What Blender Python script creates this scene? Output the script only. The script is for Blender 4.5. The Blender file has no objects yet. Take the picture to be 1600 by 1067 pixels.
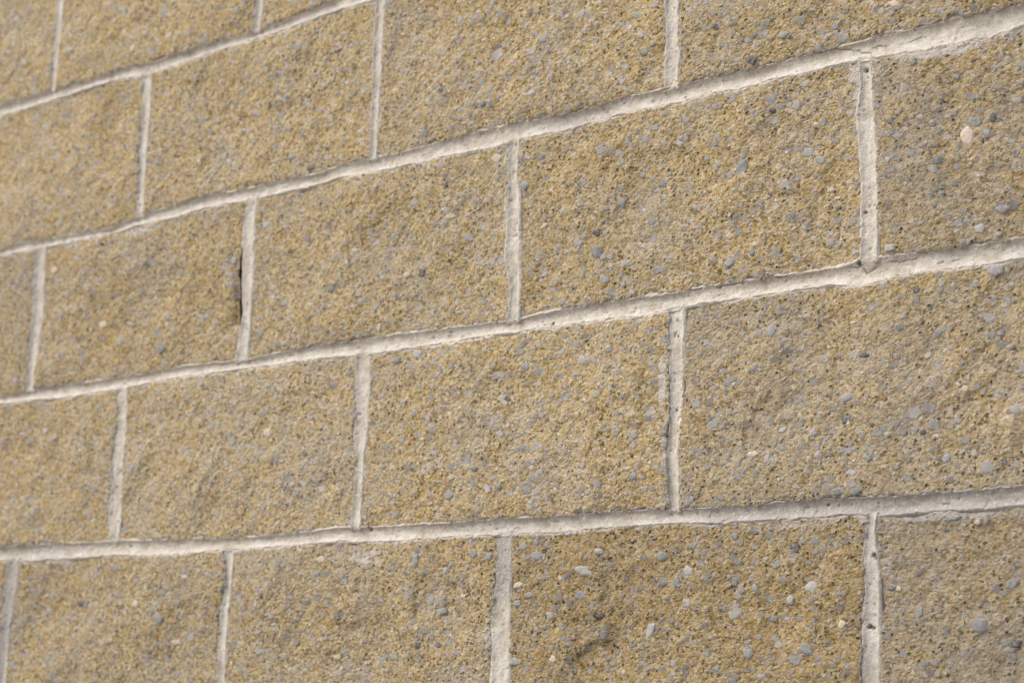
import bpy, math
import numpy as np
from mathutils import Vector, Matrix

scene = bpy.context.scene
# ---------------------------------------------------------------- camera
CAM = Vector((1.9216, -1.3353, 1.4210))
right = Vector((0.77063092, 0.6366777, 0.02773967))
up = Vector((0.10818143, -0.17359044, 0.97885808))
fwd = Vector((-0.62803245, 0.75133739, 0.20265086))
cam_data = bpy.data.cameras.new("camera")
cam_data.sensor_width = 36.0
cam_data.lens = 2798.194 / 1600 * 36.0
cam_data.clip_start = 0.05
cam_data.clip_end = 500
cam_data.dof.use_dof = True
cam_data.dof.focus_distance = 1.60
cam_data.dof.aperture_fstop = 6.8
cam_data.dof.aperture_blades = 9
cam = bpy.data.objects.new("camera", cam_data)
scene.collection.objects.link(cam)
m = Matrix((right, up, -fwd)).transposed().to_4x4()
m.translation = CAM
cam.matrix_world = m
scene.camera = cam
# ---------------------------------------------------------------- light: thin overcast, brightest towards the upper left
SUN_EL, SUN_AZ = math.radians(50), math.radians(-42)     # azimuth from the wall's outward normal, negative = left
world = bpy.data.worlds.new("World")
scene.world = world
world.use_nodes = True
wn = world.node_tree.nodes
wl = world.node_tree.links
sky = wn.new("ShaderNodeTexSky")
sky.sky_type = 'NISHITA'
sky.sun_disc = False
sky.sun_elevation = SUN_EL
to_sun = Vector((math.sin(SUN_AZ) * math.cos(SUN_EL), -math.cos(SUN_AZ) * math.cos(SUN_EL), math.sin(SUN_EL)))
sky.sun_rotation = math.atan2(to_sun.x, to_sun.y)
sky.air_density = 1.0
sky.dust_density = 4.0
wl.new(sky.outputs[0], wn["Background"].inputs[0])
wn["Background"].inputs[1].default_value = 0.13
sun_data = bpy.data.lights.new("sun", 'SUN')
sun_data.energy = 1.25
sun_data.angle = math.radians(34)
sun_data.color = (1.0, 0.965, 0.91)
sun = bpy.data.objects.new("sun", sun_data)
sun.rotation_euler = (-to_sun).to_track_quat('-Z', 'Y').to_euler()
sun.location = (0, -3, 6)
scene.collection.objects.link(sun)
scene.view_settings.view_transform = 'Standard'
scene.view_settings.look = 'None'
scene.view_settings.gamma = 1.0
scene.view_settings.exposure = 0.40

# measured in tenths of a millimetre on the wall plane
BEDS = {0:[(-1167,22124,21971),(-670,22091,21966),(-4,22107,21962),(736,22081,21971),(1400,22077,21967),(1961,22042,21904),(2663,22044,21915),(3261,22044,21923),(3840,22022,21925),(4397,22033,21924),(4935,22066,21945),(5353,22109,21963),(5933,22057,21941)],1:[(-867,20056,19965),(-390,20075,19955),(82,20048,19937),(766,20018,19931),(1426,19988,19909),(2009,20055,19943),(2658,20088,19937),(3247,20099,19964),(3744,20083,19950),(4060,20082,19938),(4728,20071,19929),(5182,20056,19928),(5488,20090,19950),(5953,20081,19932),(6468,20073,19915),(7088,20090,19916),(7683,20095,19896),(7972,20098,19912),(8256,20082,19916),(8672,20064,19894),(8941,20067,19909),(9336,20087,19921),(9721,20085,19928),(10022,20077,19915),(10388,20086,19926),(10744,20073,19905),(11091,20072,19927),(11429,20080,19917),(11758,20079,19927),(11973,20081,19920),(12288,20089,19891),(12596,20087,19873),(12896,20086,19873),(13188,20074,19856),(13474,20073,19885)],2:[(-576,18045,17945),(119,18066,17934),(791,18072,17907),(1441,18051,17915),(1900,18060,17913),(2469,18057,17938),(3056,18076,17959),(3627,18056,17942),(4142,18041,17940),(4707,18067,17932),(5221,18073,17939),(5622,18077,17922),(6012,18069,17904),(6578,18064,17901),(7183,18052,17904),(7765,18040,17917),(8075,18025,17904),(8322,18051,17915),(8726,18067,17905),(9119,18071,17912),(9626,18070,17893),(10044,18058,17915),(10283,18078,17926),(10633,18083,17922),(10974,18067,17919),(11307,18066,17925),(11630,18066,17921),(11946,18090,17871),(12254,18103,17915),(12554,18088,17921),(12846,18083,17908),(13132,18077,17905),(13411,18081,17920)],3:[(-289,16069,15919),(166,16080,15893),(829,16082,15896),(1470,16071,15902),(2046,16067,15909),(2683,16051,15876),(3257,16046,15880),(3813,16031,15898),(4349,16022,15903),(4866,16030,15908),(5366,16046,15912),(5755,16069,15931),(6010,16058,15912),(6537,16046,15902),(6986,16048,15906),(7563,16048,15916),(7981,16057,15909),(8387,16053,15903),(8781,16055,15903),(9164,16063,15921),(9537,16059,15925),(10066,16044,15927),(10527,16045,15907),(10972,16050,15913),(11402,16065,15912),(11818,16052,15925),(12020,16051,15897),(12317,16043,15901),(12607,16054,15913),(12983,16059,15912),(13347,16073,15923)]}
HEADS = {(0,0):[(22132,-54,52),(22466,-60,66),(22923,-63,73),(23388,-86,60)],(0,2):[(22053,3905,4028),(22224,3928,4043),(22413,3939,4054)],(1,1):[(20051,1947,2086),(20344,1936,2071),(20623,1926,2054),(21048,1900,2063),(21468,1918,2076),(21922,1856,2041)],(1,3):[(20047,5939,6048),(20418,5933,6039),(20918,5929,6042),(21423,5921,6055),(21929,5934,6058)],(1,5):[(20059,9847,9997),(20318,9856,10019),(20535,9866,10004),(20980,9848,9992)],(2,0):[(18010,-34,120),(18407,-65,121),(18690,-58,152),(19113,-23,187),(19551,-83,143),(19982,-58,122)],(2,2):[(18073,3950,4133),(18322,3972,4148),(18571,4005,4152),(18880,3968,4152),(19269,3934,4142),(19653,3949,4124),(19979,3976,4144)],(2,4):[(18048,7976,8116),(18355,8001,8119),(18701,7924,8108),(19036,7940,8101),(19280,7931,8087),(19577,7928,8043),(19920,7936,8071)],(2,6):[(18131,11926,12081),(18417,11940,12085),(18682,11944,12095),(19075,11934,12084),(19375,11910,12068),(19666,11946,12055),(19930,11928,12055)],(3,1):[(16068,1883,2067),(16353,1842,2055),(16742,1846,2031),(17135,1821,2040),(17544,1897,2042),(17990,1805,2001)],(3,3):[(16096,5913,6040),(16503,5944,6061),(16849,5922,6050),(16984,5894,6079),(17448,5897,6083),(17920,5866,6070)],(3,5):[(15975,9959,10065),(16172,9957,10059),(16570,9916,10047),(16683,9934,10053),(16981,9959,10078),(17488,9941,10085),(17930,9923,10093)],(4,0):[(14406,-94,42),(15095,-125,43),(15497,-151,90),(15927,-108,107)],(4,2):[(14450,3958,4082),(14824,3941,4066),(15249,3956,4081),(15533,4002,4102),(15893,3952,4106)],(4,4):[(14493,7905,8107),(14718,7910,8112),(15027,7870,8101),(15441,7928,8099),(15912,7926,8101)],(4,6):[(14536,11895,12047),(14992,11905,12060),(15346,11934,12059),(15578,11917,12043),(15757,11939,12026),(15954,11958,12048)]}
PEBBLES = [(1675,22298,8,49,-46,15,'P'),(335,22587,58,9,-24,29,'P'),(4082,20964,78,-15,-3,40,'L'),(5027,20150,62,-11,-3,38,'D'),(4703,20321,53,-10,-2,31,'L'),(4560,21070,43,-9,-2,32,'L'),(5175,21403,-2,31,-42,9,'W'),(5356,21455,41,-9,-2,23,'D'),(1628,21018,39,-7,-4,34,'D'),(661,21171,41,-8,-3,22,'D'),(6354,21433,38,-4,-5,19,'P'),(6857,20581,28,-6,-2,36,'L'),(7680,20351,32,3,-20,43,'G'),(7565,20388,44,-9,-1,35,'G'),(6765,20220,43,4,-25,52,'G'),(7772,19761,69,-12,-2,48,'P'),(7157,19240,70,-1,-9,35,'P'),(8401,18945,49,26,-19,21,'P'),(8164,19408,50,-8,-1,40,'L'),(9366,19032,38,-12,8,43,'L'),(9629,20500,38,32,-29,28,'G'),(9711,20560,30,-7,0,33,'L'),(9493,20907,39,-9,-1,40,'L'),(8374,20895,42,-9,-1,35,'L'),(9835,19150,62,9,-12,29,'G'),(10050,19546,36,-7,0,25,'L'),(7078,19593,27,-5,-1,28,'D'),(10445,20567,47,-26,12,27,'D'),(10846,20149,55,-12,0,44,'D'),(11180,20310,58,1,-9,32,'L'),(11057,19619,34,-7,0,27,'D'),(12259,19282,22,31,-26,20,'D'),(12946,19019,4,-68,40,-4,'C'),(12211,18945,27,-5,0,26,'W'),(13070,18963,9,-28,16,3,'D'),(12722,19368,28,4,-7,20,'D'),(10731,19107,30,95,-53,22,'G'),(11419,19158,52,-9,0,48,'L'),(11542,19065,51,-9,0,41,'L'),(11623,18781,38,-6,0,23,'P'),(11698,18698,31,0,-3,15,'P'),(10622,18700,5,23,-17,5,'P'),(13017,19129,62,-12,1,45,'G'),(13122,19003,1,39,-34,6,'G'),(13177,19137,8,37,-28,10,'D'),(13378,18774,29,11,-10,21,'D'),(13238,18346,52,10,-14,43,'L'),(12468,19772,36,-8,1,29,'G'),(12855,19562,29,-6,1,23,'L'),(11225,19694,27,-5,0,24,'G'),(11493,19377,26,-5,0,18,'D'),(10488,19205,28,-5,0,31,'G'),(12622,18568,23,-4,0,22,'G'),(12290,20347,54,-22,6,28,'P'),(1322,19811,48,-31,23,16,'D'),(2626,18330,10,60,-71,16,'G'),(1460,18754,76,-9,-6,49,'P'),(352,19598,68,-9,-6,43,'P'),(3411,17815,45,-4,-2,23,'L'),(4575,17164,67,12,-25,42,'P'),(4001,17099,9,50,-54,10,'L'),(5463,18680,50,-6,-2,36,'G'),(3813,19237,19,40,-54,21,'L'),(5173,16894,50,-3,-2,28,'D'),(6779,18695,3,48,-46,9,'D'),(6578,18695,47,14,-20,27,'P'),(5800,19065,49,-7,-2,36,'P'),(9080,18770,46,-7,-1,32,'D'),(9092,18576,37,50,-61,38,'G'),(9171,18514,46,-7,-1,32,'L'),(6770,17821,72,-8,-2,41,'W'),(6481,17783,62,6,-15,38,'G'),(8948,17528,-1,50,-54,6,'W'),(8244,17536,57,-6,-1,39,'L'),(8658,18137,48,-6,-1,32,'L'),(9564,16756,51,-4,-1,42,'L'),(8010,17238,41,-4,-1,26,'D'),(6208,18171,9,47,-28,7,'P'),(8293,18515,41,-6,-1,20,'R'),(9192,18233,31,-4,0,19,'R'),(9191,18290,61,-8,-1,44,'L'),(9888,16749,36,-3,0,30,'G'),(9511,18123,30,-4,0,25,'W'),(12204,18168,54,-8,1,34,'W'),(13162,17835,66,-9,1,48,'L'),(12447,17767,35,-5,1,27,'D'),(11954,17261,48,-5,0,28,'D'),(13280,17189,27,-3,1,21,'D'),(11040,17577,52,-6,0,52,'L'),(11777,16725,52,13,-12,32,'D'),(11148,16686,41,13,-12,24,'W'),(11460,16634,44,-3,0,33,'W'),(10398,16774,8,39,-41,9,'L'),(10596,18258,19,42,-39,18,'L'),(10847,18324,8,40,-27,8,'G'),(13185,17321,34,15,-16,29,'G'),(13302,16677,53,-5,1,41,'L'),(11785,16917,61,20,-15,31,'L'),(12874,16883,28,-3,1,26,'P'),(12166,16563,24,-2,0,22,'W'),(11912,18279,6,27,-18,6,'R'),(12141,16869,31,-19,12,18,'R'),(10609,18508,41,-6,0,30,'P'),(10874,18391,34,-5,0,24,'P'),(12030,16655,24,-2,0,22,'D'),(12307,16574,21,31,-30,18,'G'),(12481,16561,29,-2,1,27,'D'),(13033,18210,45,-7,1,38,'W'),(13193,18137,28,-4,1,27,'L'),(-140,17132,69,-5,-6,41,'L'),(805,16927,5,31,-39,7,'D'),(1446,15354,62,-1,-5,38,'D'),(2934,15155,50,-51,56,21,'L'),(2804,14781,38,14,-25,25,'D'),(2504,15322,58,-1,-4,37,'P'),(3197,14888,66,0,-4,36,'P'),(3324,15611,55,-1,-3,29,'P'),(5491,15737,58,-2,-2,34,'P'),(5798,14723,56,0,-2,26,'P'),(4669,15369,5,27,-30,4,'D'),(2117,15425,6,37,-48,6,'L'),(4891,16527,5,27,-30,5,'D'),(9178,15126,66,-1,-1,47,'K'),(9027,15518,87,-21,14,45,'W'),(9757,14965,30,69,-40,12,'W'),(8440,15680,70,-2,-2,49,'L'),(8280,15772,8,42,-47,8,'L'),(9172,15698,52,-2,-1,30,'W'),(8726,15461,14,-29,21,6,'P'),(8205,15406,61,11,-10,27,'P'),(8350,15312,55,-1,-1,30,'L'),(8958,15295,67,-1,-1,41,'G'),(8613,15116,51,-15,15,33,'L'),(8203,15236,56,-1,-1,30,'L'),(9882,15627,63,-2,-1,46,'G'),(9885,15403,56,-1,-1,46,'G'),(10045,15399,5,51,-41,4,'G'),(7349,15476,42,-1,-1,32,'G'),(7259,15573,16,35,-33,10,'W'),(6873,15681,5,77,-44,4,'L'),(7219,15170,65,12,-13,31,'L'),(7507,15316,42,-1,-1,25,'P'),(7831,15694,23,32,-36,17,'L'),(7631,15732,58,-2,-2,44,'G'),(7952,16372,41,-2,-1,32,'G'),(7629,16569,42,-3,-1,32,'G'),(8385,16427,48,-3,-1,37,'G'),(9578,16373,44,-3,-1,36,'L'),(8207,14680,71,0,-1,36,'L'),(8686,14712,38,0,-1,35,'P'),(6943,14845,43,0,-2,32,'D'),(7192,14844,34,0,-2,31,'D'),(7084,15292,4,57,-34,3,'L'),(9225,14974,44,0,-1,29,'G'),(6461,16365,45,-2,-2,40,'L'),(7275,16327,60,-3,-2,45,'L'),(8358,16529,32,-2,-1,25,'P'),(11271,15658,48,-37,32,32,'K'),(11432,15323,67,9,-9,48,'W'),(11403,14799,47,-49,47,34,'G'),(11721,14999,21,32,-31,16,'P'),(10811,14767,20,46,-49,15,'L'),(11054,15053,38,5,-5,27,'G'),(10175,15487,55,-2,0,40,'W'),(10659,15379,0,44,-33,1,'G'),(10732,15299,39,-1,0,28,'G'),(10658,15781,40,-2,0,34,'G'),(10228,15707,35,16,-17,25,'G'),(10171,15204,51,-30,23,27,'L'),(11684,16113,49,-3,0,33,'G'),(11860,16103,42,-2,0,32,'G'),(11820,16263,48,-10,6,26,'W'),(13208,14848,63,0,1,39,'D'),(12951,14983,65,-1,2,60,'G'),(13217,15298,51,26,-18,31,'G'),(12662,15752,28,-1,0,21,'D'),(13022,15813,6,30,-21,5,'L'),(12946,15797,27,-1,1,20,'P'),(12423,15095,9,40,-28,5,'G'),(11087,15516,26,37,-33,17,'G'),(10848,16493,53,-4,0,28,'P'),(12726,15848,67,-3,1,26,'L'),(11984,16377,36,-2,0,32,'G'),(12168,15306,46,-1,0,26,'G'),(12232,15289,29,-1,0,21,'P'),(10992,16438,8,38,-32,7,'W'),(12687,16334,26,39,-34,21,'L'),(10511,14635,6,27,-26,4,'G'),(11219,15214,17,40,-35,12,'W')]
CRACKS = [[(10116,18080),(10283,18074),(10471,18064),(10656,18070),(10816,18064),(11019,18071),(11241,18067),(11415,18051),(11588,18053),(11757,18058),(11904,18053)],[(11894,18106),(11915,18056),(11955,17983)],[(11955,17983),(12049,18018),(12131,18045),(12273,18040),(12454,18056)],[(11517,20081),(11779,20060),(11908,20019),(11971,19981),(12045,19964),(12034,19917)],[(12057,20012),(12245,19999),(12410,19972),(12533,20003)],[(8121,15956),(8203,15948)],[(1987,16941),(1919,16815),(1879,16636)]]
STAIN_SHADES = [(3900,18747,99,417,0.45),(1183,21647,291,481,0.7),(4209,21828,199,81,0.8),(2059,18383,147,199,0.5),(11371,18711,142,82,0.5),(9399,19321,137,321,0.4),(10775,16836,393,343,0.25),(9186,15115,647,638,0.3),(10940,16538,323,338,0.2),(10345,15550,595,225,0.25),(1170,14493,432,135,0.5),(3971,15179,623,419,0.3),(13135,17110,324,365,0.2),(5816,15156,733,394,0.2),(6423,18989,462,563,0.2)]  # brown patches: staining with some relief shading painted in
SMEARS = [(12780,19836,515,80,1),(11957,19782,174,153,1),(11923,19582,75,235,0.7),(10384,19959,421,76,0.8),(10805,19922,340,37,0.6),(11840,17919,365,68,1),(12266,17946,410,44,0.8),(12277,20332,541,35,0.3),(11675,20203,505,36,0.6),(13300,19889,222,67,1),(11949,19196,50,348,0.8),(11196,15842,738,44,0.6),(12743,15862,649,41,0.9),(11936,15901,207,75,0.8),(12140,19538,86,290,0.4),(6150,15743,365,119,0.7),(5190,15856,580,41,0.5),(4497,15727,205,98,0.4),(2079,19861,491,82,0.7),(-294,22077,850,74,0.7),(7901,19718,119,82,0.6),(9875,17209,64,359,0.8),(9918,16670,50,295,0.8),(7906,19142,68,269,0.7),(9612,17845,364,49,0.5),(7200,17929,518,40,0.4),(5951,17443,114,277,0.4),(928,15874,753,62,0.6),(12137,15495,58,209,0.6),(7877,14947,97,244,0.7),(10472,16919,203,1148,0.15),(4732,17913,610,44,0.4),(3560,17883,549,38,0.4),(11332,17526,441,114,0.35),(1052,17925,762,41,0.4),(11514,16441,548,165,0.2),(12541,16956,451,160,0.2),(13143,16432,268,154,0.25),(8673,15964,531,37,0.4)]
SCARPS = [([(11170,17516),(10987,17334),(10927,17052),(10848,16772),(10776,16550)],0.0035),([(9398,19372),(9332,19204),(9383,18940)],0.002),([(11454,18551),(11401,18355),(11310,18251)],0.0022),([(11974,17834),(11997,17702)],0.002),([(8946,15771),(9273,15494),(9221,15172),(9117,14882),(8908,14619)],0.003),([(9656,15109),(9299,14968),(8785,14706),(8563,14493)],0.002),([(10306,15297),(10347,15156)],0.0022),([(1197,21859),(1126,21358),(1092,20769)],0.0028),([(11036,15419),(10939,15093),(11098,14714)],0.0018),([(6429,15668),(6804,15336),(6563,14890)],0.0016),([(3771,15606),(3595,15183),(3856,14690)],0.0018),([(4330,21683),(4202,21238),(4405,20730)],0.0015),([(7234,17196),(7166,16807),(7442,16401)],0.0012),([(12717,17154),(12822,16824),(12645,16469)],0.0014),([(6407,19273),(6246,18803),(6412,18362)],0.0012),([(11810,15399),(11746,15083),(11831,14664)],0.0015),([(9176,20807),(9066,20431),(9192,20074)],0.0012),([(12774,19579),(12705,19138),(12808,18559)],0.0012),([(1902,19240),(1832,18766),(2072,18263)],0.0015)]
HOLES = [(8545,17939,18),(10044,20119,21),(11959,14981,18),(11988,14970,16),(12014,15573,19),(12032,15541,16),(11904,18075,18),(11782,16086,1),(12348,19839,16),(12001,19808,19),(12162,18202,13),(10928,18158,12),(7196,18010,10),(11212,18236,10),(10733,18126,12),(11971,18521,13),(11573,16010,11),(2265,15997,16),(6178,16040,24),(10018,17796,10),(10027,17644,10),(10013,16958,10),(2019,16905,16),(1932,16719,13),(399,21971,16),(10480,18052,10),(7129,20412,8),(12064,18569,10),(7483,18397,1)]
# ---------------------------------------------------------------- noise
def hash2(ix, iz, seed):
    h = (ix.astype(np.int64) * 374761393 + iz.astype(np.int64) * 668265263 + seed * 1442695041) & 0xFFFFFFFF
    h = ((h ^ (h >> 13)) * 1274126177) & 0xFFFFFFFF
    h = (h ^ (h >> 16)) & 0xFFFFFFFF
    return h.astype(np.float64) / 4294967295.0

def vn(x, z, size, seed):
    """smooth value noise, -1..1, feature size in metres"""
    x = x / size; z = z / size
    ix = np.floor(x); iz = np.floor(z)
    fx = x - ix; fz = z - iz
    fx = fx * fx * fx * (fx * (fx * 6 - 15) + 10); fz = fz * fz * fz * (fz * (fz * 6 - 15) + 10)
    a = hash2(ix, iz, seed); b = hash2(ix + 1, iz, seed)
    c = hash2(ix, iz + 1, seed); d = hash2(ix + 1, iz + 1, seed)
    return ((a * (1 - fx) + b * fx) * (1 - fz) + (c * (1 - fx) + d * fx) * fz) * 2 - 1

def rot(x, z, a):
    return x * math.cos(a) + z * math.sin(a), -x * math.sin(a) + z * math.cos(a)

def fbm(x, z, size, seed, n=3):
    t = 0.0; amp = 1.0
    for k in range(n):
        xr, zr = rot(x, z, 0.6 + 1.1 * k)
        t = t + amp * vn(xr, zr, size / 2 ** k, seed + 17 * k)
        amp *= 0.5
    return t

def sstep(a, b, v):
    t = np.clip((v - a) / (b - a), 0, 1)
    return t * t * (3 - 2 * t)

# ---------------------------------------------------------------- layout of the joints
BASE = 2.2                                                   # height of bed number 0
bed_tab = {k: np.array(v, float) * 1e-4 for k, v in BEDS.items()}
head_tab = {k: np.array(v, float) * 1e-4 for k, v in HEADS.items()}
U0, U1 = -8, 14                                              # half blocks left and right of the frame
def bed_edges(k, x):
    """top and bottom edge of bed joint k (height) along x"""
    top = BASE - 0.2 * k + 0.0065 + 0.0006 * vn(x, x * 0, .15, 900 + k)
    bot = BASE - 0.2 * k - 0.0065 + 0.0006 * vn(x, x * 0, .15, 950 + k)
    if k in bed_tab:
        t = bed_tab[k]
        a, b = t[0, 0], t[-1, 0]
        w = sstep(a - .25, a, x) * (1 - sstep(b, b + .25, x))
        top = top * (1 - w) + np.interp(x, t[:, 0], t[:, 1]) * w
        bot = bot * (1 - w) + np.interp(x, t[:, 0], t[:, 2]) * w
    return top, bot

def head_edges(c, u, z):
    l = u * .2 - 0.0065 + 0.0008 * vn(z, z * 0, .06, 500 + 31 * c + u)
    r = u * .2 + 0.0065 + 0.0008 * vn(z, z * 0, .06, 700 + 31 * c + u)
    if (c, u) in head_tab:
        t = head_tab[(c, u)]
        a, b = t[0, 0], t[-1, 0]
        w = sstep(a - .12, a - .02, z) * (1 - sstep(b + .02, b + .12, z))
        l = l * (1 - w) + np.interp(z, t[:, 0], t[:, 1]) * w
        r = r * (1 - w) + np.interp(z, t[:, 0], t[:, 2]) * w
    return l, r

def jag(a, b, seed, amt=1.0):
    """raggedness of an arris"""
    return amt * (0.0010 * vn(a, b * 0, .013, seed) + 0.0009 * vn(a, b * 0, .0055, seed + 3) + 0.0008 * vn(a, b * 0, .0028, seed + 5))

# deep open gap between block and head joint: (course, joint, z0, z1, width)
GAPS = [(2, 2, 1.8426, 1.9311, 0.0075)]

# ---------------------------------------------------------------- height of the mortar (metres in front of the wall plane)
def bed_depth(k, x, z):
    top, bot = bed_edges(k, x)
    v = ((z - bot) / (top - bot) * 2 - 1) * (1 + .09 * vn(x, z, .006, 91) + .06 * vn(x, z, .0027, 92))
    d = -0.0004 - 0.0040 * np.clip(1 - v * v, 0, 1) ** 0.8
    d = d - 0.0010 * np.clip(v, 0, 1)
    d = d - 0.0045 * np.clip(np.abs(v) - .97, 0, 1)
    return d, v

def head_depth(c, u, x, z):
    l, r = head_edges(c, u, z)
    v = ((x - l) / (r - l) * 2 - 1) * (1 + .09 * vn(x, z, .006, 93) + .06 * vn(x, z, .0027, 94))
    d = -0.0004 - 0.0027 * np.clip(1 - (v * 1.0) ** 2, 0, 1) ** 0.8 - 0.0008 * np.clip(-v, 0, 1)
    d = d - 0.0045 * np.clip(np.abs(v) - .97, 0, 1)
    return d, v

crack_segs = []
for line in CRACKS:
    for (a, b), (c, d) in zip(line[:-1], line[1:]):
        crack_segs.append((a * 1e-4, b * 1e-4, c * 1e-4, d * 1e-4))
def holes(x, z):
    s = np.zeros(x.shape)
    for a, b, q in HOLES:
        dx = (x - a * 1e-4); dz = z - b * 1e-4
        rr = q * 1e-4 * (1 + .35 * vn(x, z, .002, 77))
        s = np.maximum(s, np.exp(-((dx * dx + dz * dz) / (rr * rr)) ** 2))
    return s

def crack(x, z):
    best = np.full(x.shape, 1.0)
    wx = x + 0.0012 * vn(x, z, .006, 71) ; wz = z + 0.0012 * vn(x, z, .006, 72)
    for a, b, c, d in crack_segs:
        dx, dz = c - a, d - b
        t = np.clip(((wx - a) * dx + (wz - b) * dz) / (dx * dx + dz * dz), 0, 1)
        best = np.minimum(best, np.hypot(wx - a - t * dx, wz - b - t * dz))
    return np.exp(-(best / 0.00055) ** 2) * sstep(-.7, .1, vn(x, z, .012, 73))

def mortar_rough(x, z, along):
    if along == 'x':
        s = 0.0004 * vn(x, z * 6, .05, 11) + 0.00035 * vn(x, z * 3, .012, 12)
    else:
        s = 0.0005 * vn(x * 6, z, .05, 13) + 0.00035 * vn(x * 3, z, .012, 14)
    s = s + 0.0003 * vn(x, z, .0055, 15) + 0.0002 * vn(x, z, .0024, 16) + 0.0003 * vn(x, z, .03, 18)
    pit = sstep(.80, .93, vn(x, z, .0042, 19))
    return s - 0.0012 * pit

# ---------------------------------------------------------------- height of a split block face
def block_relief(x, z, seed):
    o = seed * 1.37
    r = np.random.RandomState(seed)
    tilt = r.uniform(-1, 1, 3)
    h = 0.0008 * tilt[0]
    h = h + 0.0034 * fbm(x + o, z - o, .11, seed, 2)
    # conchoidal scarps left by the splitting
    s = vn(x * .9 + o + .3 * z, z * .55 - .4 * x, .05, seed + 5)
    h = h + 0.0017 * sstep(.05, .30, s) - 0.0012 * sstep(-.05, -.45, s)
    h = h + 0.0012 * vn(x + o, z, .019, seed + 7)
    h = h + 0.0007 * vn(x, z + o, .0085, seed + 8)
    h = h + 0.00035 * vn(x, z + o, .0043, seed + 9)
    return h

def scarps(x, z):
    """conchoidal ridges: the face swells up to the line and drops off on its right"""
    h = np.zeros(x.shape)
    wx = x + .011 * vn(x, z, .03, 81) + .004 * vn(x, z, .010, 83); wz = z + .006 * vn(x, z, .022, 82)
    for line, amp in SCARPS:
        pts = [(a * 1e-4, b * 1e-4) for a, b in line]
        best = np.full(x.shape, 9.0); sg = np.zeros(x.shape); tt = np.zeros(x.shape)
        n = len(pts) - 1
        for i in range(n):
            (a, b), (c, d) = pts[i], pts[i + 1]
            dx, dz = c - a, d - b; L2 = dx * dx + dz * dz
            traw = ((wx - a) * dx + (wz - b) * dz) / L2
            t = np.clip(traw, 0, 1)
            dist = np.hypot(wx - a - t * dx, wz - b - t * dz)
            side = np.sign(-((wx - a) * dz - (wz - b) * dx))
            m_ = dist < best
            best = np.where(m_, dist, best); sg = np.where(m_, side, sg)
            tt = np.where(m_, (i + t) / n, tt)
        fade = np.sin(np.pi * np.clip(tt, .03, .97)) ** .5 * np.where((tt <= .001) | (tt >= .999), np.exp(-(best / .012) ** 2), 1)
        sd_ = best * sg; W_ = .011 + .005 * vn(x, z, .02, 85)
        prof = np.where(sd_ < 0, .5 * np.exp(sd_ / .022), .5 - 1.0 * sstep(0, W_, sd_))
        prof = np.where(sd_ > W_, -.5 * np.exp(-(sd_ - W_) / .03), prof)
        h = h + .75 * amp * prof * fade
    return h

def smear_mask(x, z):
    s = np.zeros(x.shape)
    for cx, cz, rx, rz, a in SMEARS:
        cx, cz, rx, rz = cx * 1e-4, cz * 1e-4, rx * 1e-4, rz * 1e-4
        s = np.maximum(s, a * np.exp(-(((x - cx) / rx) ** 2 + ((z - cz) / rz) ** 2)))
    return s

def stain_shade_mask(x, z):
    s = np.zeros(x.shape)
    wx = x + .012 * vn(x, z, .03, 61); wz = z + .012 * vn(x, z, .03, 62)
    for cx, cz, rx, rz, a in STAIN_SHADES:
        cx, cz, rx, rz = cx * 1e-4, cz * 1e-4, rx * 1e-4, rz * 1e-4
        s = s + a * np.exp(-(((wx - cx) / rx) ** 2 + ((wz - cz) / rz) ** 2) * 1.2)
    return np.clip(s, 0, 1)

# ---------------------------------------------------------------- mesh helper: a closed slab whose front is a height grid
def slab(name, X, Z, Y, back, material, parent, attr=None, alpha=1.0, under=None):
    n, m_ = X.shape
    front = np.stack([X, Y, Z], -1).reshape(-1, 3)
    idx = np.arange(n * m_).reshape(n, m_)
    ring = np.concatenate([idx[0, :-1], idx[:-1, -1], idx[-1, :0:-1], idx[:0:-1, 0]])
    rv = front[ring].copy(); rv[:, 1] = np.maximum(rv[:, 1] + 0.004, 0.012)
    rb = front[ring].copy(); rb[:, 1] = back
    if under is not None:                                    # cavity behind the arris
        rv[:, 0] -= under.ravel()[ring]; rb[:, 0] -= under.ravel()[ring]
    co = np.concatenate([front, rv, rb])
    a = idx[:-1, :-1].ravel(); b = idx[:-1, 1:].ravel(); c = idx[1:, 1:].ravel(); d = idx[1:, :-1].ravel()
    quads = [np.stack([a, b, c, d], -1)]
    R = len(ring); base1 = n * m_; base2 = base1 + R
    i = np.arange(R); j = (i + 1) % R
    quads.append(np.stack([ring[j], ring[i], base1 + i, base1 + j], -1))
    quads.append(np.stack([base1 + j, base1 + i, base2 + i, base2 + j], -1))
    q = np.concatenate(quads)
    me = bpy.data.meshes.new(name)
    nq = len(q)
    me.vertices.add(len(co)); me.vertices.foreach_set("co", co.ravel())
    me.loops.add(nq * 4 + R)
    me.polygons.add(nq + 1)
    me.loops.foreach_set("vertex_index", np.concatenate([q.ravel(), base2 + np.arange(R)[::-1]]).astype(np.int32))
    starts = np.concatenate([np.arange(nq) * 4, [nq * 4]]).astype(np.int32)
    me.polygons.foreach_set("loop_start", starts)
    me.polygons.foreach_set("use_smooth", np.concatenate([np.ones(nq, bool), [False]]))
    me.update(calc_edges=True)
    if attr is not None:
        full = np.zeros((len(co), 4), np.float32); full[:, 3] = 1
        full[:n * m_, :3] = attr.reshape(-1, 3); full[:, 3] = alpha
        full[base1:base1 + R] = full[ring]; full[base2:] = full[ring]
        at = me.attributes.new("wear_shade", 'FLOAT_COLOR', 'POINT')
        at.data.foreach_set("color", full.ravel())
    me.materials.append(material)
    ob = bpy.data.objects.new(name, me)
    scene.collection.objects.link(ob)
    ob.parent = parent
    return ob

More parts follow.
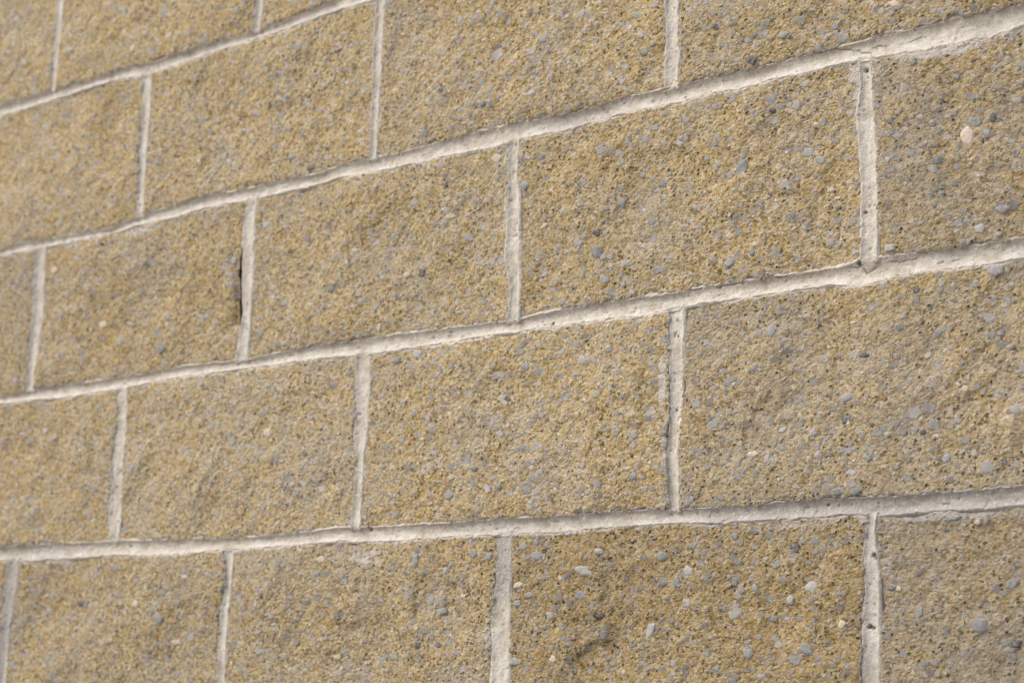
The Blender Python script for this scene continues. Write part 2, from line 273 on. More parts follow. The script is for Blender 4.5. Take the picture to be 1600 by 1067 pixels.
# ---------------------------------------------------------------- materials
def new_mat(name):
    mt = bpy.data.materials.new(name); mt.use_nodes = True
    nt = mt.node_tree
    for n in list(nt.nodes):
        nt.nodes.remove(n)
    return mt, nt

class NB:
    """small node builder"""
    def __init__(s, nt): s.nt = nt
    def n(s, t, **kw):
        nd = s.nt.nodes.new(t)
        for k, v in kw.items(): setattr(nd, k, v)
        return nd
    def put(s, sock, v):
        if isinstance(v, bpy.types.NodeSocket): s.nt.links.new(v, sock)
        else: sock.default_value = v
    def math(s, op, a, b=0.0, c=None, clamp=False):
        nd = s.n("ShaderNodeMath", operation=op, use_clamp=clamp)
        s.put(nd.inputs[0], a); s.put(nd.inputs[1], b)
        if c is not None: s.put(nd.inputs[2], c)
        return nd.outputs[0]
    def step(s, v, a, b, lo=0.0, hi=1.0):
        nd = s.n("ShaderNodeMapRange", interpolation_type='SMOOTHSTEP')
        s.put(nd.inputs[0], v); s.put(nd.inputs[1], a); s.put(nd.inputs[2], b); s.put(nd.inputs[3], lo); s.put(nd.inputs[4], hi)
        return nd.outputs[0]
    def noise(s, co, scale, detail=2, rough=.5):
        nd = s.n("ShaderNodeTexNoise"); s.put(nd.inputs["Vector"], co)
        nd.inputs["Scale"].default_value = scale; nd.inputs["Detail"].default_value = detail; nd.inputs["Roughness"].default_value = rough
        return nd
    def vor(s, co, scale, feature='F1', smooth=None):
        nd = s.n("ShaderNodeTexVoronoi", feature=feature); s.put(nd.inputs["Vector"], co)
        nd.inputs["Scale"].default_value = scale
        if smooth is not None: nd.inputs["Smoothness"].default_value = smooth
        return nd
    def mix(s, f, a, b, blend='MIX'):
        nd = s.n("ShaderNodeMix", data_type='RGBA', blend_type=blend)
        s.put(nd.inputs[0], f); s.put(nd.inputs[6], a); s.put(nd.inputs[7], b)
        return nd.outputs[2]
    def sep(s, col):
        nd = s.n("ShaderNodeSeparateColor"); s.put(nd.inputs[0], col); return nd.outputs
    def ramp(s, f, stops, interp='LINEAR'):
        nd = s.n("ShaderNodeValToRGB"); cr = nd.color_ramp; cr.interpolation = interp
        while len(cr.elements) < len(stops): cr.elements.new(0.5)
        for e, (p, c) in zip(cr.elements, stops):
            e.position = p; e.color = (*c, 1)
        s.put(nd.inputs[0], f); return nd.outputs[0]
    def warp(s, co, scale, amp):
        nz = s.noise(co, scale, 1)
        v = s.n("ShaderNodeVectorMath", operation='SUBTRACT'); s.put(v.inputs[0], nz.outputs["Color"]); v.inputs[1].default_value = (.5, .5, .5)
        w = s.n("ShaderNodeVectorMath", operation='SCALE'); s.put(w.inputs[0], v.outputs[0]); w.inputs["Scale"].default_value = amp
        a = s.n("ShaderNodeVectorMath", operation='ADD'); s.put(a.inputs[0], co); s.put(a.inputs[1], w.outputs[0])
        return a.outputs[0]
    def stretch(s, co, rotv, scl):
        nd = s.n("ShaderNodeMapping"); s.put(nd.inputs[0], co)
        nd.inputs["Rotation"].default_value = rotv; nd.inputs["Scale"].default_value = scl
        return nd.outputs[0]

def block_material():
    mt, nt = new_mat("split_face_concrete"); b = NB(nt)
    co = b.n("ShaderNodeTexCoord").outputs["Object"]
    at = b.n("ShaderNodeAttribute", attribute_name="wear_shade"); wear_shade = b.sep(at.outputs["Color"])
    smear, stain_shade, tint = wear_shade[0], wear_shade[1], wear_shade[2]
    w1 = b.warp(co, 260, .0035)
    w2 = b.warp(b.warp(co, 130, .005), 420, .0016)
    # fine sand grains
    s1 = b.stretch(w1, (0, .3, 0), (.75, 1, 1.05)); s2 = b.stretch(w2, (0, -.45, 0), (.72, 1, 1.0)); s3 = b.stretch(w2, (0, .6, .2), (.75, 1, 1.05)); w0 = b.stretch(w1, (0, .1, 0), (.78, 1, 1))
    g = b.vor(w0, 440); gc = b.sep(g.outputs["Color"])
    col = b.ramp(gc[0], [(0, (.14, .095, .038)), (.14, (.345, .248, .10)), (.45, (.515, .388, .180)), (.7, (.59, .468, .252)), (.88, (.60, .508, .34)), (1, (.74, .665, .49))])
    fine = b.noise(co, 900, 2, .6)
    col = b.mix(b.step(fine.outputs[0], .42, .68), b.mix(.35, col, (.31, .225, .10, 1)), col)
    # cement-rich pale and ochre-rich zones
    z1 = b.noise(co, 11, 3, .6); z2 = b.noise(co, 45, 3, .6)
    zone = b.math('ADD', b.math('MULTIPLY', z1.outputs[0], .65), b.math('MULTIPLY', z2.outputs[0], .45))
    zone = b.math('ADD', zone, b.math('MULTIPLY', b.math('SUBTRACT', tint, .5), .20))
    col = b.mix(b.step(zone, .47, .74, 0, .48), col, b.mix(fine.outputs[0], (.335, .305, .245, 1), (.52, .475, .385, 1)))
    col = b.mix(b.step(zone, .56, .38, 0, .25), col, (.48, .335, .12, 1))
    z3 = b.noise(co, 62, 3, .65)
    col = b.mix(b.step(z3.outputs[0], .52, .70, 0, .40), col, b.mix(.6, col, (.27, .165, .06, 1)))
    # small cool grey chips
    def chips(co_, scale, prob, rmin, rmax, ramp, col, edge=.10, metric='EUCLIDEAN'):
        v = b.vor(co_, scale); v.distance = metric; c = b.sep(v.outputs["Color"])
        on = b.math('LESS_THAN', c[0], prob)
        rad = b.math('ADD', b.math('MULTIPLY', c[1], rmax - rmin), rmin)
        inside = b.step(b.math('SUBTRACT', b.math('ADD', rad, b.math('MULTIPLY', b.math('SUBTRACT', fine.outputs[0], .5), .35)), v.outputs["Distance"]), -edge * .3, edge)
        mk = b.math('MULTIPLY', on, inside)
        body = b.ramp(c[2], ramp)
        body = b.mix(b.step(fine.outputs[0], .35, .7, .10, .45), body, (.46, .385, .27, 1))
        return b.mix(mk, col, body), mk
    greys = [(0, (.16, .165, .163)), (.15, (.27, .278, .272)), (.55, (.345, .352, .342)), (.85, (.42, .425, .40)), (1, (.54, .52, .46))]
    col, m0 = chips(s1, 330, .30, .25, .50, greys, col, .14)
    col, m1 = chips(s2, 190, .32, .22, .58, greys, col, .10)
    col, m2 = chips(s3, 125, .15, .15, .50, greys, col, .08)
    col, m3 = chips(s2, 235, .045, .2, .42, [(0, (.62, .52, .38)), (.6, (.72, .64, .52)), (1, (.80, .76, .70))], col)
    col, m5 = chips(w1, 430, .10, .15, .42, [(0, (.09, .06, .03)), (.5, (.15, .10, .05)), (1, (.24, .17, .09))], col)  # dark specks, painting in the shadow of voids among the grains
    col, m4 = chips(s1, 260, .045, .15, .36, [(0, (.10, .09, .08)), (.5, (.16, .11, .07)), (1, (.30, .16, .08))], col)
    vc = b.vor(s3, 120); ve = b.vor(s3, 120, 'DISTANCE_TO_EDGE'); cc = b.sep(vc.outputs["Color"])
    ed = b.math('ADD', ve.outputs["Distance"], b.math('MULTIPLY', b.math('SUBTRACT', fine.outputs[0], .5), .12))
    m6 = b.math('MULTIPLY', b.math('LESS_THAN', cc[0], .06), b.step(b.math('SUBTRACT', ed, b.math('MULTIPLY', cc[1], .22)), .04, .12))
    body = b.mix(b.step(fine.outputs[0], .35, .7, .10, .5), b.ramp(cc[2], greys), (.46, .385, .27, 1))
    col = b.mix(m6, col, body)
    stone = b.math('MAXIMUM', b.math('MAXIMUM', m1, m2), b.math('MAXIMUM', m3, m6))
    # brown relief shading painted in with weather stain and mortar residue
    col = b.mix(b.math('MULTIPLY', stain_shade, b.step(z2.outputs[0], .35, .6, .15, .6)), col, b.mix(.55, col, (.17, .10, .035, 1)))
    sm = b.step(b.math('ADD', smear, b.math('MULTIPLY', b.math('SUBTRACT', b.noise(co, 170, 3, .65).outputs[0], .5), 1.6)), .35, .75)
    sm = b.math('MULTIPLY', sm, b.step(smear, .03, .2))
    col = b.mix(b.math('MULTIPLY', sm, .85), col, b.mix(fine.outputs[0], (.52, .475, .40, 1), (.72, .68, .60, 1)))
    tone_shade = b.n("ShaderNodeCombineColor")  # block brightness carrying the painted light fall-off
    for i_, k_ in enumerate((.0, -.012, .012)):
        b.put(tone_shade.inputs[i_], b.math('ADD', at.outputs['Alpha'], k_))
    col = b.mix(1.0, col, tone_shade.outputs[0], 'MULTIPLY')
    # relief of grains, voids between them
    gh = b.math('MULTIPLY', b.step(g.outputs["Distance"], .05, .75, 1, 0), .00045)
    pv = b.vor(w0, 270)
    gh2 = b.math('MULTIPLY', b.step(pv.outputs["Distance"], .1, .8, 1, 0), .00042)
    gh = b.math('ADD', gh, gh2); pc = b.sep(pv.outputs["Color"])
    pit = b.math('MULTIPLY', b.math('LESS_THAN', pc[1], .28), b.step(pv.outputs["Distance"], .10, .32, 1, 0))
    pit = b.math('MULTIPLY', pit, b.math('SUBTRACT', 1.0, stone))
    gh = b.math('MULTIPLY', gh, b.math('SUBTRACT', 1.0, b.math('MULTIPLY', stone, .85)))
    hh = b.math('ADD', gh, b.math('MULTIPLY', stone, .0008))
    hh = b.math('ADD', hh, b.math('MULTIPLY', fine.outputs[0], .00035))
    hh = b.math('SUBTRACT', hh, b.math('MULTIPLY', pit, .0032))
    hh = b.math('SUBTRACT', hh, .0009)
    dp = b.n("ShaderNodeDisplacement"); dp.inputs["Midlevel"].default_value = 0; dp.inputs["Scale"].default_value = 1
    b.put(dp.inputs["Height"], hh)
    bs = b.n("ShaderNodeBsdfPrincipled"); b.put(bs.inputs["Base Color"], col)
    b.put(bs.inputs["Roughness"], b.math('SUBTRACT', .93, b.math('MULTIPLY', stone, .3)))
    bs.inputs["Specular IOR Level"].default_value = .3
    out = b.n("ShaderNodeOutputMaterial")
    nt.links.new(bs.outputs[0], out.inputs["Surface"]); nt.links.new(dp.outputs[0], out.inputs["Displacement"])
    mt.displacement_method = 'BOTH'
    return mt

def mortar_material():
    mt, nt = new_mat("tooled_mortar"); b = NB(nt)
    co = b.n("ShaderNodeTexCoord").outputs["Object"]
    at = b.n("ShaderNodeAttribute", attribute_name="wear_shade"); wear_shade = b.sep(at.outputs["Color"])
    crk, grey, warm = wear_shade[0], wear_shade[1], wear_shade[2]
    n1 = b.noise(co, 38, 4, .6); n2 = b.noise(co, 160, 3, .6); n3 = b.noise(co, 900, 2, .6)
    f = b.math('ADD', b.math('MULTIPLY', n1.outputs[0], .6), b.math('MULTIPLY', n2.outputs[0], .4))
    col = b.ramp(f, [(.30, (.40, .345, .265)), (.42, (.56, .50, .405)), (.54, (.69, .64, .545)), (.72, (.80, .765, .68))])
    col = b.mix(b.math('MULTIPLY', grey, .8), col, b.ramp(f, [(.3, (.29, .27, .25)), (.55, (.37, .35, .325)), (.8, (.50, .48, .45))]))
    col = b.mix(b.math('MULTIPLY', warm, .6), col, (.50, .42, .325, 1))
    # soil film along the tooled streaks
    st = b.noise(b.stretch(co, (0, 0, 0), (8, 8, 60)), 3.2, 3, .6)
    col = b.mix(b.step(st.outputs[0], .52, .75, 0, .4), col, (.44, .38, .31, 1))
    sp = b.vor(co, 330); sc = b.sep(sp.outputs["Color"])
    speck = b.math('MULTIPLY', b.math('LESS_THAN', sc[0], .04), b.step(sp.outputs["Distance"], .1, .3, 1, 0))
    col = b.mix(b.math('MULTIPLY', speck, .7), col, (.16, .12, .09, 1))
    col = b.mix(b.step(n3.outputs[0], .48, .75, 0, .45), col, (.44, .39, .33, 1))
    sg = b.vor(co, 620); sgc = b.sep(sg.outputs["Color"])
    col = b.mix(b.step(sgc[0], .62, .95, 0, .45), col, b.ramp(sgc[1], [(0, (.34, .29, .24)), (.5, (.52, .45, .35)), (1, (.86, .84, .80))]))
    col = b.mix(b.math('MULTIPLY', crk, .75), col, (.12, .09, .07, 1))
    hh = b.math('ADD', b.math('MULTIPLY', n3.outputs[0], .0005), b.math('MULTIPLY', n2.outputs[0], .0005))
    hh = b.math('SUBTRACT', hh, b.math('MULTIPLY', sg.outputs['Distance'], .0004))
    hh = b.math('SUBTRACT', hh, b.math('MULTIPLY', speck, .0008))
    bp = b.n("ShaderNodeBump"); b.put(bp.inputs["Height"], hh); bp.inputs["Strength"].default_value = .8; bp.inputs["Distance"].default_value = 1.0
    bs = b.n("ShaderNodeBsdfPrincipled"); b.put(bs.inputs["Base Color"], col); bs.inputs["Roughness"].default_value = .9
    bs.inputs["Specular IOR Level"].default_value = .25
    nt.links.new(bp.outputs[0], bs.inputs["Normal"])
    out = b.n("ShaderNodeOutputMaterial"); nt.links.new(bs.outputs[0], out.inputs["Surface"])
    return mt

def stone_material(name, c0, c1):
    mt, nt = new_mat(name); b = NB(nt)
    co = b.n("ShaderNodeTexCoord").outputs["Object"]
    n1 = b.noise(co, 260, 3, .65); n2 = b.noise(co, 900, 2, .6)
    col = b.mix(b.step(n1.outputs[0], .3, .7), (*c0, 1), (*c1, 1))
    col = b.mix(b.step(b.math('ADD', b.math('MULTIPLY', n2.outputs[0], .6), b.math('MULTIPLY', n1.outputs[0], .4)), .46, .60, 0, .55), col, (.44, .36, .24, 1))
    bp = b.n("ShaderNodeBump"); b.put(bp.inputs["Height"], b.math('MULTIPLY', n1.outputs[0], .0009)); bp.inputs["Distance"].default_value = 1.0
    bs = b.n("ShaderNodeBsdfPrincipled"); b.put(bs.inputs["Base Color"], col); bs.inputs["Roughness"].default_value = .7
    bs.inputs["Specular IOR Level"].default_value = .35
    nt.links.new(bp.outputs[0], bs.inputs["Normal"])
    out = b.n("ShaderNodeOutputMaterial"); nt.links.new(bs.outputs[0], out.inputs["Surface"])
    return mt

M_BLOCK = block_material()
M_MORTAR = mortar_material()
M_STONE = {
    'P': stone_material("cream_pebble", (.60, .49, .35), (.74, .65, .51)),
    'C': stone_material("pink_cream_chip", (.66, .52, .40), (.80, .68, .56)),
    'L': stone_material("pale_grey_pebble", (.30, .308, .308), (.41, .415, .405)),
    'W': stone_material("whitish_pebble", (.40, .395, .38), (.55, .53, .49)),
    'G': stone_material("grey_pebble", (.20, .208, .21), (.32, .33, .33)),
    'D': stone_material("dark_grey_pebble", (.085, .085, .09), (.19, .19, .20)),
    'K': stone_material("black_pebble", (.035, .035, .038), (.10, .10, .105)),
    'R': stone_material("rust_brown_pebble", (.20, .09, .035), (.36, .18, .08)),
}

# ---------------------------------------------------------------- the wall
wall = bpy.data.objects.new("block_wall", None)
wall.location = (0.6, 0, 0)
scene.collection.objects.link(wall)
bpy.context.view_layer.update()
wall["label"] = "ochre split-face concrete block wall with pale mortar joints filling the photo"
wall["category"] = "wall"
wall["kind"] = "thing"
WALL_SHIFT = wall.location.copy()
def finish(ob):
    ob.matrix_parent_inverse = Matrix.Translation(-WALL_SHIFT)

TINT = {(2, 0): .35, (2, 4): .45, (3, 1): .6, (3, 3): .5, (4, 4): .05, (4, 6): .9, (4, 2): .6, (1, 5): .55, (1, 3): .5, (2, 6): .75, (3, 5): .8, (1, 1): .35, (0, 0): .2, (0, 2): .3, (1, -1): .25, (2, 2): .5, (4, 0): .5}
TONE_SHADE = {(0, -2): 1.08, (0, 0): 1.08, (0, 2): 1.06, (1, -1): 1.06, (1, 1): 1.06, (1, 3): 1.03, (1, 5): .96, (2, -2): .95, (2, 0): 1.0, (2, 2): 1.02, (2, 4): .99, (2, 6): .86,  # block brightness, with light falling off to the lower right painted in
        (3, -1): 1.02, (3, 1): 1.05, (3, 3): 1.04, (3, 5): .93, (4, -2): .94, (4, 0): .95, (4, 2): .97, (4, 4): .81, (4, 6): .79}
LABELS = {(2, 0): "block beside a deep dark open gap at its right end",
          (4, 4): "block with the most rugged, brown-stained face and a round black pebble",
          (4, 6): "pinkish grey-brown block in the lower right corner",
          (2, 6): "block holding a wedge-shaped pink chip near its left end"}

def block_patch(c, u, step):
    """grid of one block: course c, from head joint u to head joint u+2"""
    zt = BASE - .2 * (c - 1); zb = zt - .2
    ns = max(4, int(round(.39 / step))); nt_ = max(3, int(round(.19 / step)))
    # cluster rows near the arrises
    def clus(n):
        t = np.linspace(0, 1, n); return t + .02 * np.sin(2 * np.pi * t) * -1
    s, t = np.meshgrid(clus(ns), clus(nt_), indexing='xy')
    X = u * .2 + .4 * s; Z = zb + .2 * t
    for _ in range(4):
        _, top = bed_edges(c - 1, X); bot, _ = bed_edges(c, X)
        Znew = bot + (top - bot) * t
        _, l = head_edges(c, u, Znew); r, _ = head_edges(c, u + 2, Znew)
        X = l + (r - l) * s; Z = Znew
    return X, Z, s, t

def edge_shape(X, Z, s, t, c, u):
    W_, H_ = .388, .186
    sd = 40 * (c + 9) + u
    dl, dr, db, dt = s * W_, (1 - s) * W_, t * H_, (1 - t) * H_
    f = lambda d: np.exp(-(d / .004) ** 2)
    X = X + f(dl) * jag(Z, Z, sd + 1) + f(dr) * jag(Z, Z, sd + 2)
    Z = Z + f(db) * jag(X, X, sd + 3, 1.2) + f(dt) * jag(X, X, sd + 4, .9)
    for (gc, gu, z0, z1, w) in GAPS:
        if gc == c and gu == u + 2:
            k = sstep(z0 - .004, z0 + .006, Z) * (1 - .75 * sstep(z0 + .03, z1, Z)) * (1 - sstep(z1 - .01, z1 + .01, Z))
            X = X - w * k * np.exp(-(dr / .010) ** 2)
    d = np.minimum(np.minimum(dl, dr), np.minimum(db, dt))
    rr = .0034 * (1 + .5 * vn(X, Z, .012, sd + 9))
    roll = -.0011 * np.clip(1 - d / rr, 0, 1) ** 2
    broad = -.0007 * np.exp(-d / .012) * (1 + .8 * vn(X, Z, .035, sd + 11))
    chip = -.003 * sstep(.50, .80, vn(X + .3 * Z, Z - .2 * X, .017, sd + 15)) * np.exp(-d / .0045)
    return X, Z, roll + broad + chip

def face_height(X, Z, c, u):
    l, _r = head_edges(c, u, Z)[1], head_edges(c, u + 2, Z)[0]
    top, bot = bed_edges(c - 1, X)[1], bed_edges(c, X)[0]
    d = np.maximum(np.minimum(np.minimum(X - l, _r - X), np.minimum(top - Z, Z - bot)), 0)
    k = .30 + .70 * (1 - np.exp(-d / .022))
    return 0.0001 + k * (block_relief(X, Z, 40 * (c + 9) + u + 100) + (scarps(X, Z) if X.size > 9 else 0))

def front_y(h):
    return -h

n_cnt = 0
block_obj = {}
def make_block(c, u, step):
    X, Z, s, t = block_patch(c, u, step)
    X2, Z2, e = edge_shape(X, Z, s, t, c, u)
    h = face_height(X2, Z2, c, u) + e
    for (gc, gu, z0, z1, w) in GAPS:
        if gc == c and gu == u + 2:
            k = sstep(z0 - .004, z0 + .006, Z2) * (1 - sstep(z0 + .03, z1, Z2))
            h = h - .0050 * k * np.exp(-((1 - s) * .388 / .011) ** 2)
    sm = smear_mask(X2, Z2)
    db, dt = t * .186, (1 - t) * .186; dl, dr = s * .388, (1 - s) * .388
    d = np.minimum(np.minimum(dl, dr), np.minimum(db, dt))
    sm = np.maximum(sm, .62 * np.exp(-(d / .0030) ** 2) + .3 * np.exp(-(dt / .006) ** 2))
    for (gc, gu, z0, z1, w) in GAPS:
        if gc == c and gu == u + 2:
            sm = sm * (1 - (s > .9) * sstep(z0 - .006, z0 + .004, Z2) * (1 - sstep(z1, z1 + .01, Z2)))
    under = np.zeros(X2.shape)
    for (gc, gu, z0, z1, w) in GAPS:
        if gc == c and gu == u + 2:
            under = .018 * (s > .98) * sstep(z0 - .004, z0 + .004, Z2) * (1 - sstep(z1 - .01, z1 + .01, Z2))
    st = stain_shade_mask(X2, Z2)
    tint = TINT.get((c, u), .5 + .35 * np.random.RandomState(50 * (c + 9) + u + 7).uniform(-1, 1))
    attr = np.stack([sm, st, np.full(X2.shape, tint)], -1)
    ob = slab("block", X2, Z2, front_y(h), .19, M_BLOCK, wall, attr, TONE_SHADE.get((c, u), .96), under)
    finish(ob)
    if (c, u) in LABELS: ob["label"] = LABELS[(c, u)]
    block_obj[(c, u)] = ob
    return ob

VISIBLE = {0: [-2, 0, 2], 1: [-1, 1, 3, 5], 2: [-2, 0, 2, 4, 6], 3: [-1, 1, 3, 5], 4: [-2, 0, 2, 4, 6]}
STEP = 0.0011
for c, us in VISIBLE.items():
    for u in us:
        make_block(c, u, STEP if u >= 0 else STEP * 1.5)
# the ring of blocks just outside the frame
for c in range(-1, 6):
    for u in range(-4, 12):
        if (u - c) % 2 == 0 and (c, u) not in block_obj and -4 <= u <= 9:
            make_block(c, u, .004)

# ---------------------------------------------------------------- mortar
def make_bed(k, x0, x1, step, nv):
    nx = int((x1 - x0) / step)
    xs = np.linspace(x0, x1, nx); v = np.linspace(-1.35, 1.35, nv)
    X, V = np.meshgrid(xs, v, indexing='xy')
    top, bot = bed_edges(k, X)
    Z = (top + bot) / 2 + V * (top - bot) / 2
    d, _ = bed_depth(k, X, Z)
    # head joints open into the bed
    for (c, side) in ((k, 1), (k + 1, -1)):
        for u in range(int(x0 / .2) - 2, int(x1 / .2) + 3):
            if (u - c) % 2 == 0:
                hd, hv = head_depth(c, u, X, Z)
                w = sstep(.15, .95, V * side) * (1 - sstep(.75, 1.15, np.abs(hv)))
                d = d * (1 - w) + np.minimum(d, hd + .0003) * w
    d = d + mortar_rough(X, Z, 'x')
    ck = crack(X, Z)
    hl = holes(X, Z)
    d = d - .0008 * ck - .0035 * hl; ck = np.maximum(ck, hl)
    grey = (.35 * sstep(.66, .76, X) + .65 * sstep(.95, 1.12, X)) * (k == 3) + .25 * (k == 2) * sstep(1.2, 1.3, X) + .45 * (k == 1) * sstep(.80, .86, X) * (1 - sstep(.88, .98, X)) + .5 * (k == 1) * sstep(1.25, 1.36, X) + .4 * (k == 3) * (1 - sstep(.05, .22, X))
    warm = (.6 + .5 * (k == 1) * sstep(.6, .9, X)) * sstep(-.1, .8, V) * (1 + .6 * vn(X, Z * 3, .03, 41)) + .0 * X
    warm = np.clip(warm, 0, 1) * sstep(1.3, 1.1, V) * .8
    attr = np.stack([ck, np.clip(grey, 0, 1) + 0 * X, warm], -1)
    ob = slab("bed_joint", X, Z, -d, .185, M_MORTAR, wall, attr)
    finish(ob)
    return ob

def make_head(c, u, step, nv):
    zt = BASE - .2 * (c - 1); zb = zt - .2
    x = np.array([u * .2])
    zt = float(bed_edges(c - 1, x)[1][0]) + .0028; zb = float(bed_edges(c, x)[0][0]) - .0028
    zs = np.linspace(zb, zt, int((zt - zb) / step)); v = np.linspace(-1.35, 1.35, nv)
    V, Z = np.meshgrid(v, zs, indexing='xy')
    l, r = head_edges(c, u, Z)
    X = (l + r) / 2 + V * (r - l) / 2
    d, _ = head_depth(c, u, X, Z)
    end = np.minimum(zt - Z, Z - zb)
    d = d + mortar_rough(X, Z, 'z') - .0006 * sstep(.004, .0, end)
    for (gc, gu, z0, z1, w) in GAPS:
        if gc == c and gu == u:
            k = sstep(z0 - .004, z0 + .006, Z) * (1 - sstep(z1 - .02, z1 + .01, Z))
            d = d - .05 * k * sstep(-.96, -1.02, V)
    hl = holes(X, Z); ck = crack(X, Z); d = d - .0008 * ck - .0035 * hl; ck = np.maximum(ck, hl)
    grey = {(4, 4): sstep(1.505, 1.555, Z), (4, 0): sstep(1.44, 1.50, Z) + sstep(-.5, .4, -V) * .8, (3, 5): .35 * sstep(-.2, -.9, V) + 0 * Z, (2, 0): .8 * sstep(.0, -.6, V), (4, 6): .45 + 0 * Z}.get((c, u), .1 * sstep(-.2, -.9, V)) + 0 * Z
    warm = np.clip(.35 * sstep(-.1, -.9, V) * (1 + .8 * vn(X * 3, Z, .03, 43)), 0, 1) + 0 * Z
    grey = np.clip(grey, 0, 1)
    attr = np.stack([ck, grey, warm], -1)
    ob = slab("head_joint", X, Z, -d, .183, M_MORTAR, wall, attr)
    finish(ob)
    return ob

for k in range(-1, 5):
    vis = 0 <= k <= 3
    make_bed(k, -.8, 2.2, .0010 if vis else .004, 40 if vis else 12)
VIS_HEADS = [(0, 0), (0, 2), (1, 1), (1, 3), (1, 5), (2, 0), (2, 2), (2, 4), (2, 6), (3, 1), (3, 3), (3, 5), (4, 0), (4, 2), (4, 4), (4, 6)]
for c, u in VIS_HEADS:
    make_head(c, u, .0010, 24)
for c in range(-1, 6):
    for u in range(-3, 11):
        if (u - c) % 2 == 0 and (c, u) not in VIS_HEADS and (c, u + 0) :
            make_head(c, u, .004, 10)

# ---------------------------------------------------------------- pebbles that stand out of the block faces
def which_block(x, z):
    c = int(math.floor((BASE - z) / .2)) + 1
    for (cc, u) in block_obj:
        if cc == c and u * .2 <= x < u * .2 + .4: return cc, u
    return None

def pebble_verts(x, z, ax, az, bx, bz, seed, cu):
    r = np.random.RandomState(seed)
    N = 24
    th = np.linspace(0, 2 * np.pi, N, endpoint=False)
    ph = r.uniform(0, 6.28, 4)
    nf = r.randint(4, 7); fa = np.sort(r.uniform(0, 2 * np.pi, nf)) ; fr = r.uniform(.80, 1.0, nf)
    fa = np.linspace(0, 2 * np.pi, nf, endpoint=False) + ph[0] + r.uniform(-.3, .3, nf)
    rad = np.min([fr[q] / np.maximum(np.cos(th - fa[q]), .25) for q in range(nf)], axis=0)
    rad = np.minimum(rad, 1.25) + r.uniform(-.04, .04, N)
    verts = []; faces = []
    size = (math.hypot(ax, az) + math.hypot(bx, bz)) / 2
    rise = .0003
    rings = [(1.12, -.0016), (1.0, -.0005), (.84, .0001), (.5, rise * .7)]
    tl = r.uniform(-.06, .06, 2)
    for q, (k, hh) in enumerate(rings):
        px_ = x + k * rad * (np.cos(th) * ax + np.sin(th) * bx)
        pz_ = z + k * rad * (np.cos(th) * az + np.sin(th) * bz)
        base = face_height(np.array([x]), np.array([z]), *cu)[0] * .5 + face_height(px_, pz_, *cu) * .5
        hgt = base + .0001 + hh + (px_ - x) * tl[0] + (pz_ - z) * tl[1] + r.uniform(-.00012, .00012, N)
        for i in range(N): verts.append((px_[i], -hgt[i], pz_[i]))
    base = face_height(np.array([x]), np.array([z]), *cu)[0]
    verts.append((x, -(base + .0001 + rise), z)); verts.append((x, -(base - .004), z))
    for q in range(len(rings) - 1):
        for i in range(N):
            j = (i + 1) % N
            faces.append((q * N + i, q * N + j, (q + 1) * N + j, (q + 1) * N + i))
    L = (len(rings) - 1) * N
    for i in range(N):
        j = (i + 1) % N
        faces.append((L + i, L + j, len(verts) - 2)); faces.append((j, i, len(verts) - 1))
    return verts, faces

def pebble_mesh(name, chunks, material, parent):
    V = []; Fc = []
    for v, f in chunks:
        o = len(V); V += v; Fc += [tuple(i + o for i in t) for t in f]
    me = bpy.data.meshes.new(name); me.from_pydata(V, [], Fc); me.update()
    me.polygons.foreach_set("use_smooth", [True] * len(me.polygons))
    me.materials.append(material)
    ob = bpy.data.objects.new(name, me); scene.collection.objects.link(ob)
    ob.parent = parent
    return ob

KIND = {'P': "cream_pebble", 'C': "cream_pebble", 'L': "pale_grey_pebble", 'W': "whitish_pebble", 'G': "grey_pebble", 'D': "dark_pebble", 'K': "dark_pebble", 'R': "rust_brown_pebble"}
order = sorted(PEBBLES, key=lambda p: -abs(p[2] * p[5] - p[3] * p[4]))
for i, (x, z, ax, az, bx, bz, cl) in enumerate(order):
    x, z, ax, az, bx, bz = (q * 1e-4 for q in (x, z, ax, az, bx, bz))
    if cl == 'C': ax, az, bx, bz = ax * 1.2, az * 1.2, bx * 1.6, bz * 1.6
    cu = which_block(x, z)
    if cu is None: continue
    ch = pebble_verts(x, z, ax, az, bx, bz, 1000 + i, cu)
    pb = pebble_mesh(KIND[cl], [ch], M_STONE[cl], block_obj[cu])

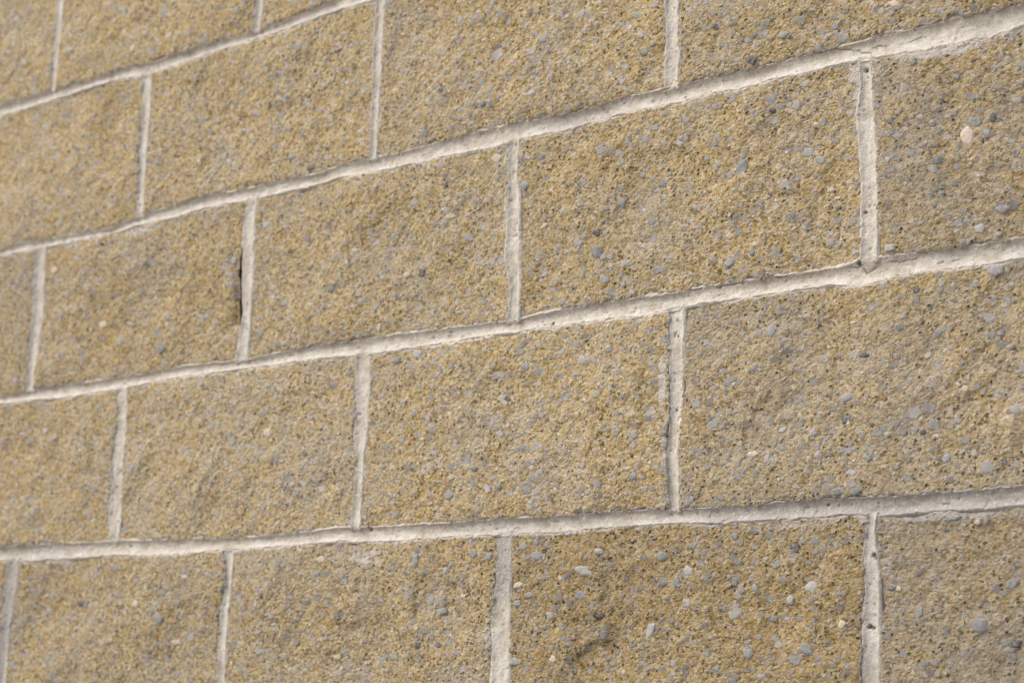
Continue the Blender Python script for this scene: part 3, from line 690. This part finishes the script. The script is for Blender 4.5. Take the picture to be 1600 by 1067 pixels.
# ---------------------------------------------------------------- the rest of the wall outside the frame, down to the ground
def rest_of_wall():
    V = []; Fc = []
    rr = np.random.RandomState(3)
    def box(x0, x1, z0, z1, y0, y1):
        o = len(V); e = .004
        V.extend([(x0, y0 + e, z0), (x1, y0 + e, z0), (x1, y0 + e, z1), (x0, y0 + e, z1),
                  (x0 + e, y0, z0 + e), (x1 - e, y0, z0 + e), (x1 - e, y0, z1 - e), (x0 + e, y0, z1 - e),
                  (x0, y1, z0), (x1, y1, z0), (x1, y1, z1), (x0, y1, z1)])
        for f in ((4, 5, 6, 7), (0, 1, 5, 4), (1, 2, 6, 5), (2, 3, 7, 6), (3, 0, 4, 7), (0, 8, 9, 1), (1, 9, 10, 2), (2, 10, 11, 3), (3, 11, 8, 0), (8, 11, 10, 9)):
            Fc.append(tuple(i + o for i in f))
    for c in range(-5, 12):
        zt = BASE - .2 * (c - 1) - .006; zb = zt - .188
        for u in range(-16, 22):
            if (u - c) % 2 == 0 and (c, u) not in block_obj:
                box(u * .2 + .006, u * .2 + .394, max(zb, 0.002), zt, rr.uniform(-.002, .001), .189)
    me = bpy.data.meshes.new("outer_courses"); me.from_pydata(V, [], Fc); me.update()
    me.materials.append(M_BLOCK)
    at = me.attributes.new("wear_shade", 'FLOAT_COLOR', 'POINT')
    at.data.foreach_set("color", np.tile([0, 0, .5, 1], len(V)).astype(np.float32))
    ob = bpy.data.objects.new("outer_courses", me); scene.collection.objects.link(ob); ob.parent = wall; finish(ob)
    ob["kind"] = "stuff"
    # mortar bed behind them: four slabs round the finely built part
    V = []; Fc = []
    for (x0, x1, z0, z1) in ((-3.0, -.801, .001, 3.38), (2.201, 4.2, .001, 3.38), (-.80, 2.20, .001, 1.194), (-.80, 2.20, 2.608, 3.38)):
        box(x0, x1, z0, z1, .006, .187)
    me = bpy.data.meshes.new("outer_mortar"); me.from_pydata(V, [], Fc); me.update()
    me.materials.append(M_MORTAR)
    ob = bpy.data.objects.new("outer_mortar", me); scene.collection.objects.link(ob); ob.parent = wall; finish(ob)
rest_of_wall()

# ---------------------------------------------------------------- the ground in front of the wall (below the frame)
def ground():
    n = 60
    g = np.sign(np.linspace(-1, 1, n)) * np.abs(np.linspace(-1, 1, n)) ** 3 * 150
    X, Y = np.meshgrid(g, g)
    V = [(float(x), float(y), 0.0) for x, y in zip(X.ravel(), Y.ravel())]
    Fc = [(j * n + i, j * n + i + 1, (j + 1) * n + i + 1, (j + 1) * n + i) for j in range(n - 1) for i in range(n - 1)]
    me = bpy.data.meshes.new("ground"); me.from_pydata(V, [], Fc); me.update()
    mt, nt = new_mat("concrete_pavement"); b = NB(nt)
    co = b.n("ShaderNodeTexCoord").outputs["Object"]
    col = b.mix(b.noise(co, 3, 5, .6).outputs[0], (.16, .15, .14, 1), (.30, .28, .26, 1))
    bs = b.n("ShaderNodeBsdfPrincipled"); b.put(bs.inputs["Base Color"], col); bs.inputs["Roughness"].default_value = .9
    out = b.n("ShaderNodeOutputMaterial"); nt.links.new(bs.outputs[0], out.inputs["Surface"])
    me.materials.append(mt)
    ob = bpy.data.objects.new("ground", me); scene.collection.objects.link(ob); ob["kind"] = "structure"
ground()
